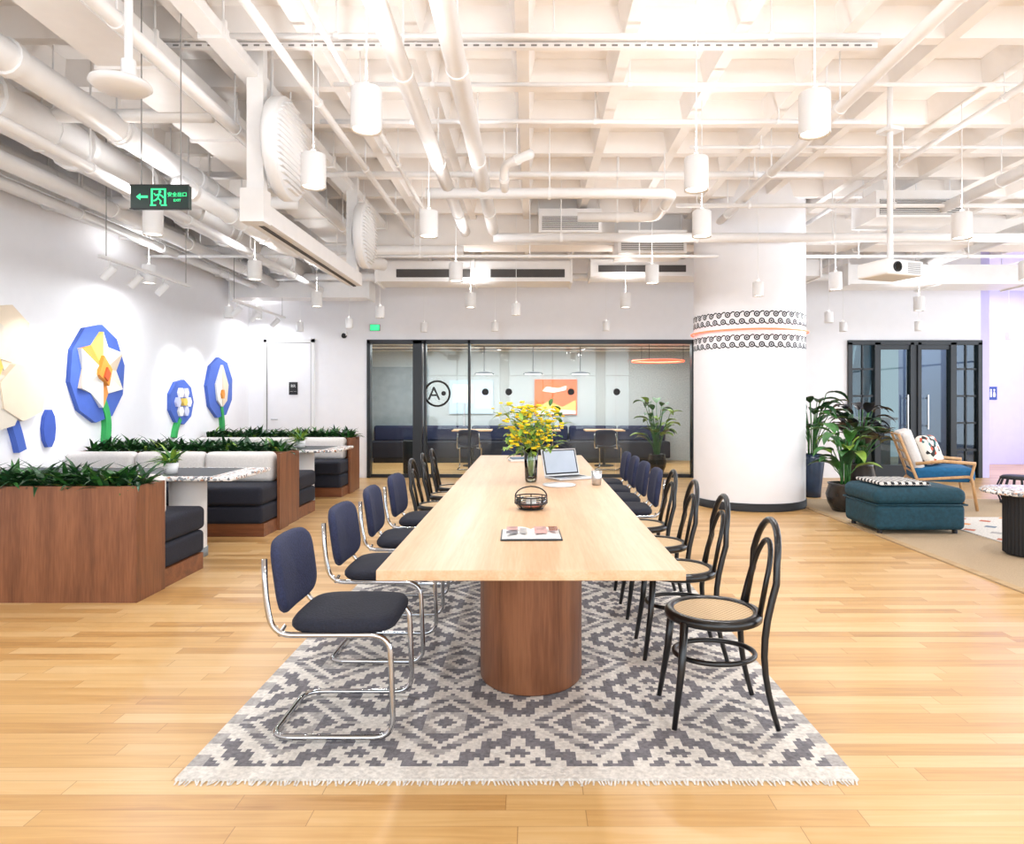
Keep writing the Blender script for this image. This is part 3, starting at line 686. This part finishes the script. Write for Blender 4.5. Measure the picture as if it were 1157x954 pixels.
b.build('potted_fern', (-3.05, 5.85, .738))
inst(bpy.data.objects['potted_fern'], 'potted_fern', (-3.0, 9.0, .738))

# ------------------------------------------------------------------ rug (woven cells)
b = MB(); cw, cl = .0192, .021; rx0, ry0 = -1.27, 2.46; nx, ny = 127, 248
PX = 32
def pat(i, j):
    if j < 4: return 'rcream'
    if i < 3 or i > nx-4: return 'rmid' if (j//4) % 2 else 'rcream'
    u = (i-63) % PX; v = (j-4) % PX; du = min(u, PX-u); dv = min(v, PX-v)
    s = du+dv                       # 0 at lattice A, 32 at lattice B
    tooth = (du//2) % 2
    diag = abs(du-dv)
    if s < 2: return 'rgrey'
    if s < 4: return 'rcream'
    if s < 7: return 'rgrey' if diag > 1 else 'rcream'
    if s < 9: return 'rcream'
    if s < 11: return 'rgrey' if tooth else 'rcream'
    if s < 14: return 'rgrey'
    if s < 16: return 'rgrey' if tooth else 'rcream'
    if s < 19: return 'rcream'
    if s < 22: return 'rgrey' if (dv//2) % 2 else 'rmid'
    if s < 24: return 'rcream'
    if s < 28: return 'rgrey' if not (du > 11 and dv > 11) else 'rmid'
    return 'rcream' if s < 30 else 'rgrey'
for j in range(ny):
    i = 0
    while i < nx:
        m = pat(i, j); k = i
        while k < nx and pat(k, j) == m: k += 1
        x0, x1, y0, y1 = rx0+i*cw, rx0+k*cw, ry0+j*cl, ry0+(j+1)*cl
        b.add([(x0, y0, .009), (x1, y0, .009), (x1, y1, .009), (x0, y1, .009)], [(0, 1, 2, 3)], m); i = k
x1, y1 = rx0+nx*cw, ry0+ny*cl
b.box(rx0, x1, ry0, y1, .001, .0085, 'rcream')
for i in range(190):
    x = rx0+.01+i*(nx*cw-.02)/189; d = random.uniform(-.012, .012); l = random.uniform(.02, .035)
    b.add([(x-.004, ry0, .006), (x+.004, ry0, .006), (x+.004+d, ry0-l, .002), (x-.002+d, ry0-l, .002)], [(0, 1, 2, 3)], 'rcream')
b.build('kilim_rug')

# ------------------------------------------------------------------ dining table
b = MB(); ty0, ty1, tw = 2.47, 7.6, .555
b.bbox(-tw, tw, ty0, ty1, .712, .75, 'oak', .003)
for y in (3.42, 6.5):
    b.lathe([(0, .012), (.245, .012), (.25, .02), (.25, .712)], (0, y, 0), 'walnut', 64, 1, 1.15)
b.build('communal_table')

# ------------------------------------------------------------------ chairs
def cantilever():
    b = MB(); w = .215
    path = [(-.265, w*.93, .72), (-.255, w, .57), (-.225, w, .425), (.235, w, .425), (.25, w, .022), (-.235, w, .022), (-.235, -w, .022), (.25, -w, .022), (.235, -w, .425), (-.225, -w, .425), (-.255, -w, .57), (-.265, -w*.93, .72)]
    b.tube(fillet(path, .08, 7), .0115, 'chrome', 10)
    b.pad((.035, 0, .455), .215, .225, .06, 'navyseat', ex=4.6)
    R = Matrix.Rotation(-math.radians(8), 3, 'Y') @ Matrix.Rotation(math.radians(90), 3, 'Y')
    b.pad((-.235, 0, .635), .155, .215, .045, 'navy', ex=4.2, curve=.03, R=R)
    for s in (-1, 1): b.cyl((-.2, s*w, .425), (-.2, s*(w-.06), .44), .008, 'chrome', n=8)
    return b
def bentwood():
    b = MB(); zs = .45
    b.lathe([(.165, zs-.012), (.165, zs+.004), (.175, zs+.01), (.195, zs+.008), (.205, zs-.006), (.203, zs-.026), (.19, zs-.032), (.168, zs-.03), (.165, zs-.012)], (0, 0, 0), 'black', 48)
    b.disc((0, 0, zs), .168, 'cane', 40)
    for s in (-1, 1):
        b.tube([(.15, s*.125, .435), (.165, s*.14, .25), (.2, s*.165, .014)], .015, 'black', 10, radii=[.018, .016, .011])
    pts = []
    for t in range(0, 9): z = .014+(.60-.014)*t/8; pts.append((-.225+.065*math.sin(pi*min(1, z/.62))*.9, -.15-.02*(1-z/.6), z))
    hoop = []
    for k in range(1, 16): a = pi*k/16; hoop.append((-.215-.035*math.sin(a), -.15*math.cos(a), .64+.195*math.sin(a)))
    full = pts+hoop+[(p[0], -p[1], p[2]) for p in reversed(pts)]
    b.tube(full, .014, 'black', 10, radii=[.011+.004*min(1, i/5) for i in range(len(pts))]+[.0145]*len(hoop)+[.011+.004*min(1, i/5) for i in reversed(range(len(pts)))])
    inner = [(-.17, -.09, .45)]
    for k in range(0, 15): a = pi*k/14; inner.append((-.198-.038*math.sin(a), -.092*math.cos(a), .60+.15*math.sin(a)))
    inner.append((-.17, .09, .45)); b.tube(inner, .0115, 'black', 8)
    b.tube([(.17*math.cos(a)-.005, .145*math.sin(a), .27) for a in [2*pi*i/32 for i in range(32)]], .011, 'black', 8, True)
    return b
cv = cantilever().build('cantilever_chair', (-.79, 2.93, .01)); bw = bentwood().build('bentwood_chair', (.78, 2.96, .01), pi)
for i, y in enumerate((3.72, 4.48, 5.2)): inst(cv, 'cantilever_chair', (-.79-.01*(i % 2), y, .01), random.uniform(-.04, .04))
for i, y in enumerate((5.92, 6.55, 7.15)): inst(bw, 'bentwood_chair', (-.78, y, .01), random.uniform(-.05, .05))
for y in (3.7, 4.36, 5.0): inst(bw, 'bentwood_chair', (.785, y, .01), pi+random.uniform(-.05, .05))
for y in (5.68, 6.28, 6.88, 7.46): inst(cv, 'cantilever_chair', (.80, y, .01), pi+random.uniform(-.04, .04))
inst(cv, 'cantilever_chair', (-.2, 8.4, .0), -pi/2-.2)
for x, r in ((-1.2, pi/2), (.2, pi/2), (1.5, pi/2-.3)): inst(cv, 'cantilever_chair', (x, 13.45, 0), r)

# ------------------------------------------------------------------ table-top objects
TZ = .751
b = MB(); b.lathe([(0, .004), (.04, .004), (.045, .02), (.05, .16), (.055, .26), (.052, .26), (.046, .16), (.041, .03), (0, .02)], (0, 0, 0), 'vase', 28)
for i in range(36):
    az = random.uniform(0, 2*pi); sp = random.uniform(.03, .25); h = random.uniform(.36, .6)
    tip = (sp*math.cos(az), sp*math.sin(az)*.9, h); p = fillet([(random.uniform(-.02, .02), random.uniform(-.02, .02), .02), (.02*math.cos(az), .02*math.sin(az), .26), tip], .15, 4)
    b.tube(p, .0018, 'leafl', 5)
    for k in range(5): q = Vector(tip)+Vector((random.gauss(0, .035), random.gauss(0, .035), random.uniform(-.18, .0))); b.leaf(q, random.uniform(0, 2*pi), random.uniform(-.2, 1), .10, .035, .8, random.choice(['leafl', 'leafl', 'leaf']), 4)
    for k in range(6):
        q = Vector(tip)+Vector((random.gauss(0, .03), random.gauss(0, .03), random.uniform(-.12, .02))); r = random.uniform(.010, .019)
        for a in range(4): t = a*pi/2+i; b.sphere((q.x+r*.6*math.cos(t), q.y+r*.6*math.sin(t), q.z), (r*.6, r*.6, r*.5), 'yellow', 6, 4)
b.build('flower_vase', (0, 5.1, TZ))
b = MB()
b.lathe([(0, .002), (.065, .002), (.085, .03), (.088, .055), (.08, .06), (.06, .06)], (0, 0, 0), 'vase', 32); b.lathe([(.02, .008), (.06, .008), (.075, .03), (.0, .03)], (0, 0, 0), 'copper', 28)
for z, r in ((.004, .065), (.035, .09), (.07, .088)): b.tube([(r*math.cos(a), r*math.sin(a), z) for a in [2*pi*i/32 for i in range(32)]], .004, 'blackm', 6, True)
for i in range(8): a = 2*pi*i/8; b.tube([(.065*math.cos(a), .065*math.sin(a), .004), (.09*math.cos(a), .09*math.sin(a), .035), (.088*math.cos(a), .088*math.sin(a), .07)], .003, 'blackm', 6)
b.tube([(.088*math.cos(pi*k/12), 0, .07+.055*math.sin(pi*k/12)) for k in range(13)], .004, 'blackm', 6); b.cyl((0, 0, .03), (0, 0, .06), .03, 'paper')
b.build('wire_candle_holder', (0, 3.86, TZ))
b = MB(); b.bbox(-.135, .135, -.12, .12, 0, .006, 'frame', .002)
for s in (-1, 1):
    P = []; n = 8
    for k in range(n+1): t = k/n; P.append((s*t*.128, .008+.016*math.sin(pi*min(1, t*1.1))*(1-t*.6)))
    P2 = P+[(P[-1][0], .0065), (0, .0065)]
    b.prism(P2, 'paper', 'XZ', -.11, .11)
for x0, x1, y0, y1, m in ((.015, .07, -.08, .08, 'pink'), (-.11, -.06, .0, .08, 'pink'), (-.05, -.02, -.08, .04, 'rmid'), (.08, .12, -.02, .08, 'copper'), (-.11, -.06, -.08, -.03, 'rgrey')):
    b.box(x0, x1, y0, y1, .0255, .0262, m)
b.build('open_magazine', (.0, 3.10, TZ), .02)
b = MB(); b.bbox(-.16, .16, -.11, .11, 0, .014, 'alu', .004); b.box(-.14, .14, -.02, .09, .0141, .0146, 'blackm'); b.box(-.05, .05, -.1, -.03, .0141, .0145, 'grille')
R = Matrix.Rotation(math.radians(-18), 3, 'X'); b.rbox((0, .145, .115), (.32, .008, .215), .003, 'alu', R=R, n=1)
q = [R @ Vector(p)+Vector((0, .145, .115)) for p in ((-.15, -.006, -.097), (.15, -.006, -.097), (.15, -.006, .098), (-.15, -.006, .098))]; b.add(q, [(0, 1, 2, 3)], 'blackm')
q = [R @ Vector(p)+Vector((0, .145, .115)) for p in ((-.14, -.007, -.085), (.14, -.007, -.085), (.14, -.007, .09), (-.14, -.007, .09))]; b.add(q, [(0, 1, 2, 3)], 'screen')
b.build('laptop', (.30, 5.35, TZ), .5)
for x, y in ((.47, 4.95), (.32, 6.6)):
    b = MB(); b.lathe([(0, 0), (.032, 0), (.04, .1), (.037, .1), (.03, .01), (0, .01)], (0, 0, 0), 'alu', 24); b.build('tumbler_cup', (x, y, TZ))
b = MB(); b.lathe([(0, 0), (.11, 0), (.12, .01), (0, .012)], (0, 0, 0), 'metalwhite', 24); b.build('serving_plate', (.2, 4.9, TZ))
b = MB(); b.bbox(-.12, .12, -.09, .09, 0, .02, 'paper', .004); b.bbox(-.1, .1, -.08, .08, .0205, .035, 'rblue', .004); b.build('stacked_books', (-.1, 6.9, TZ), .2)

# ------------------------------------------------------------------ lounge right
b = MB(); b.box(3.45, 9.5, 4.2, 9.4, .001, .01, 'tan'); b.box(3.45, 3.52, 4.2, 9.4, .0101, .013, 'oakedge'); b.build('jute_rug')
b = MB(); b.box(4.45, 7.2, 5.5, 7.9, .0102, .018, 'rcream')
for i in range(16):
    for j in range(14):
        if (i+j) % 3 == 0:
            cx, cy = 4.53+i*.165, 5.6+j*.17; b.prism([(cx-.07, cy), (cx, cy-.07), (cx+.07, cy), (cx, cy+.07)], random.choice(['rred', 'rblue', 'rmid', 'petalo']), 'XY', .0181, .0195)
b.build('patterned_rug')
b = MB(); b.rbox((0, 0, .17), (.9, .72, .26), .05, 'teal', puff=.01); b.rbox((0, 0, .375), (.93, .74, .17), .075, 'teal', puff=.03)
b.tube([(x, y, .295) for x, y in ((-.46, -.36), (.46, -.36), (.46, .36), (-.46, .36))], .008, 'teal', 6, True)
for x in (-.38, .38):
    for y in (-.28, .28): b.cyl((x, y, 0), (x, y, .05), .025, 'blackm')
b.build('teal_ottoman', (3.91, 7.27, .011))
b = MB(); b.rbox((0, 0, .02), (.5, .55, .03), .013, 'throw', puff=.006)
for i in range(24): b.cyl((-.24+i*.021, -.27, .015), (-.245+i*.021, -.31, .012), .003, 'paper', n=5)
b.build('folded_throw', (3.78, 7.25, .490))
b = MB()
for s in (-1, 1):
    b.tube(fillet([(.36, s*.34, .01), (.30, s*.34, .42), (-.30, s*.34, .36), (-.42, s*.34, .01)], .05, 4), .018, 'armwood', 10)
    b.tube([(.34, s*.36, .58), (.0, s*.36, .6), (-.3, s*.36, .56)], .02, 'armwood', 10); b.cyl((.29, s*.35, .4), (.33, s*.36, .58), .016, 'armwood'); b.cyl((-.28, s*.34, .36), (-.48, s*.3, .92), .018, 'armwood')
for z in (.45, .58, .7, .82, .91): t = (z-.36)/.56; b.cyl((-.28-.2*t, -.33, z), (-.28-.2*t, .33, z), .012, 'armwood')
b.cyl((.3, -.34, .36), (.3, .34, .36), .016, 'armwood'); b.cyl((-.3, -.34, .34), (-.3, .34, .34), .016, 'armwood')
b.rbox((.02, 0, .43), (.66, .64, .17), .05, 'armblue', puff=.02); b.rbox((-.31, 0, .7), (.12, .6, .5), .05, 'cream', puff=.02, R=Matrix.Rotation(-.33, 3, 'Y'))
b.rbox((-.34, .05, .8), (.15, .42, .34), .03, 'cream', R=Matrix.Rotation(-.33, 3, 'Y'))
b.build('lounge_armchair', (5.15, 8.75, .012), -.35)
b = MB(); b.rbox((0, 0, 0), (.12, .38, .38), .055, 'pillow', puff=.03, R=Matrix.Rotation(-.4, 3, 'Y')); b.build('patterned_cushion', (5.02, 8.70, .73), -.9)
b = MB(); b.lathe([(0, .56), (.36, .56), (.37, .545), (.36, .53), (0, .53)], (0, 0, 0), 'terrazzo', 48); b.lathe([(.18, 0), (.19, .02), (.19, .53)], (0, 0, 0), 'blackm', 40)
for i in range(40): a = 2*pi*i/40; b.cyl((.19*math.cos(a), .19*math.sin(a), .01), (.19*math.cos(a), .19*math.sin(a), .53), .006, 'blackm', n=6)
b.build('drum_side_table', (4.33, 6.0, .02))
b = MB(); b.lathe([(0, .36), (.17, .36), (.2, .34), (.2, .32), (.0, .32)], (0, 0, 0), 'blackm', 32)
for i in range(16):
    a = 2*pi*i/16; b.tube([(.19*math.cos(a), .19*math.sin(a), .33), (.25*math.cos(a), .25*math.sin(a), .18), (.19*math.cos(a), .19*math.sin(a), .02)], .01, 'blackm', 6)
b.lathe([(0, 0), (.2, 0), (.2, .03), (0, .03)], (0, 0, 0), 'blackm', 32); b.build('slatted_stool', (6.35, 9.0, .012))
def plant(name, loc, pot, ph, pr, n, hmin, hmax, L, W, leafm, spread=.25, tall=False):
    b = MB()
    if tall: b.lathe([(0, .002), (pr*.7, .002), (pr*.75, .1), (pr, ph*.8), (pr*.9, ph), (pr*.82, ph), (pr*.8, ph*.9), (0, ph*.9)], (0, 0, 0), pot, 32)
    else: b.lathe([(0, .002), (pr*.65, .002), (pr*.9, ph*.3), (pr, ph*.6), (pr*.85, ph*.92), (pr*.92, ph), (pr*.82, ph), (pr*.78, ph*.9), (0, ph*.9)], (0, 0, 0), pot, 32)
    b.disc((0, 0, ph*.91), pr*.8, 'soil', 24)
    for i in range(n):
        az = i*2.4+random.uniform(-.3, .3); h = random.uniform(hmin, hmax); sp = random.uniform(.3, 1)*spread
        tip = Vector((sp*math.cos(az), sp*math.sin(az), h)); b0 = Vector((.05*math.cos(az), .05*math.sin(az), ph*.9))
        b.tube(fillet([b0, Vector((sp*.35*math.cos(az), sp*.35*math.sin(az), (h+ph)/2)), tip], .2, 4), .006, 'leaf', 6)
        b.leaf(tip, az+random.uniform(-.3, .3), random.uniform(.3, 1.1), L*random.uniform(.75, 1.1), W, random.uniform(.9, 1.8), random.choice(leafm), 7, .85)
    return b.build(name, loc)
plant('potted_bird_of_paradise', (3.82, 8.4, .011), 'potdark', .34, .22, 34, .5, .95, .34, .15, ['leaf', 'leafd', 'leafl'], .2)
plant('potted_bird_of_paradise', (3.95, 9.7, .0), 'potblue', .6, .16, 34, .9, 1.45, .38, .15, ['leaf', 'leafd'], .26, True)
plant('potted_rubber_plant', (4.75, 9.95, .0), 'potdark', .45, .2, 52, .7, 1.25, .3, .15, ['leafp', 'leafd', 'leafp'], .3)
plant('potted_ficus', (2.35, 12.9, 0), 'potdark', .35, .18, 34, .6, 1.35, .3, .16, ['leaf', 'leafd', 'leafl'], .28)

# ------------------------------------------------------------------ lights
def area(name, loc, rot, sx, sy, e, col=(1, 1, 1)):
    ld = bpy.data.lights.new(name, 'AREA'); ld.shape = 'RECTANGLE'; ld.size = sx; ld.size_y = sy; ld.energy = e; ld.color = col
    o = bpy.data.objects.new(name, ld); sc.collection.objects.link(o); o.location = loc; o.rotation_euler = rot; return o
area('added_daylight_near', (3, NY-.3, 1.85), (pi/2, 0, 0), 15, 3.3, 640, (.83, .92, 1))  # added area lamp behind the camera, fills the room like window light
area('added_daylight_right', (RX+.3, 5.5, 1.85), (0, pi/2, 0), 3.3, 16, 700, (.81, .9, 1))  # added out-of-view area lamp, side fill in place of sky light
area('meeting_room_ceiling_light', (0, 13.9, 2.4), (0, 0, 0), 6, 1.5, 230, (.97, .98, 1))
area('lobby_ceiling_light', (6.5, 13.8, 3.0), (0, 0, 0), 2, 2, 50, (.75, .9, 1))
area('alcove_ceiling_light', (9.5, 13.6, 3.6), (0, 0, 0), 2.5, 1.2, 70, (.5, .42, 1))
w = bpy.data.worlds.new('sky'); sc.world = w; w.use_nodes = True
bg = w.node_tree.nodes['Background']; bg.inputs[0].default_value = (.85, .93, 1, 1); bg.inputs[1].default_value = 1.0

# ------------------------------------------------------------------ camera
cd = bpy.data.cameras.new('camera'); cam = bpy.data.objects.new('camera', cd); sc.collection.objects.link(cam)
cam.location = (0, 0, 1.36); cam.rotation_euler = (pi/2, 0, 0)
cd.sensor_width = 36; cd.lens = 780*36/1157; cd.shift_x = -21.5/1157; cd.shift_y = -25/1157; cd.clip_start = .05
sc.camera = cam
sc.view_settings.view_transform = 'Standard'; sc.view_settings.look = 'None'; sc.view_settings.exposure = 0.0
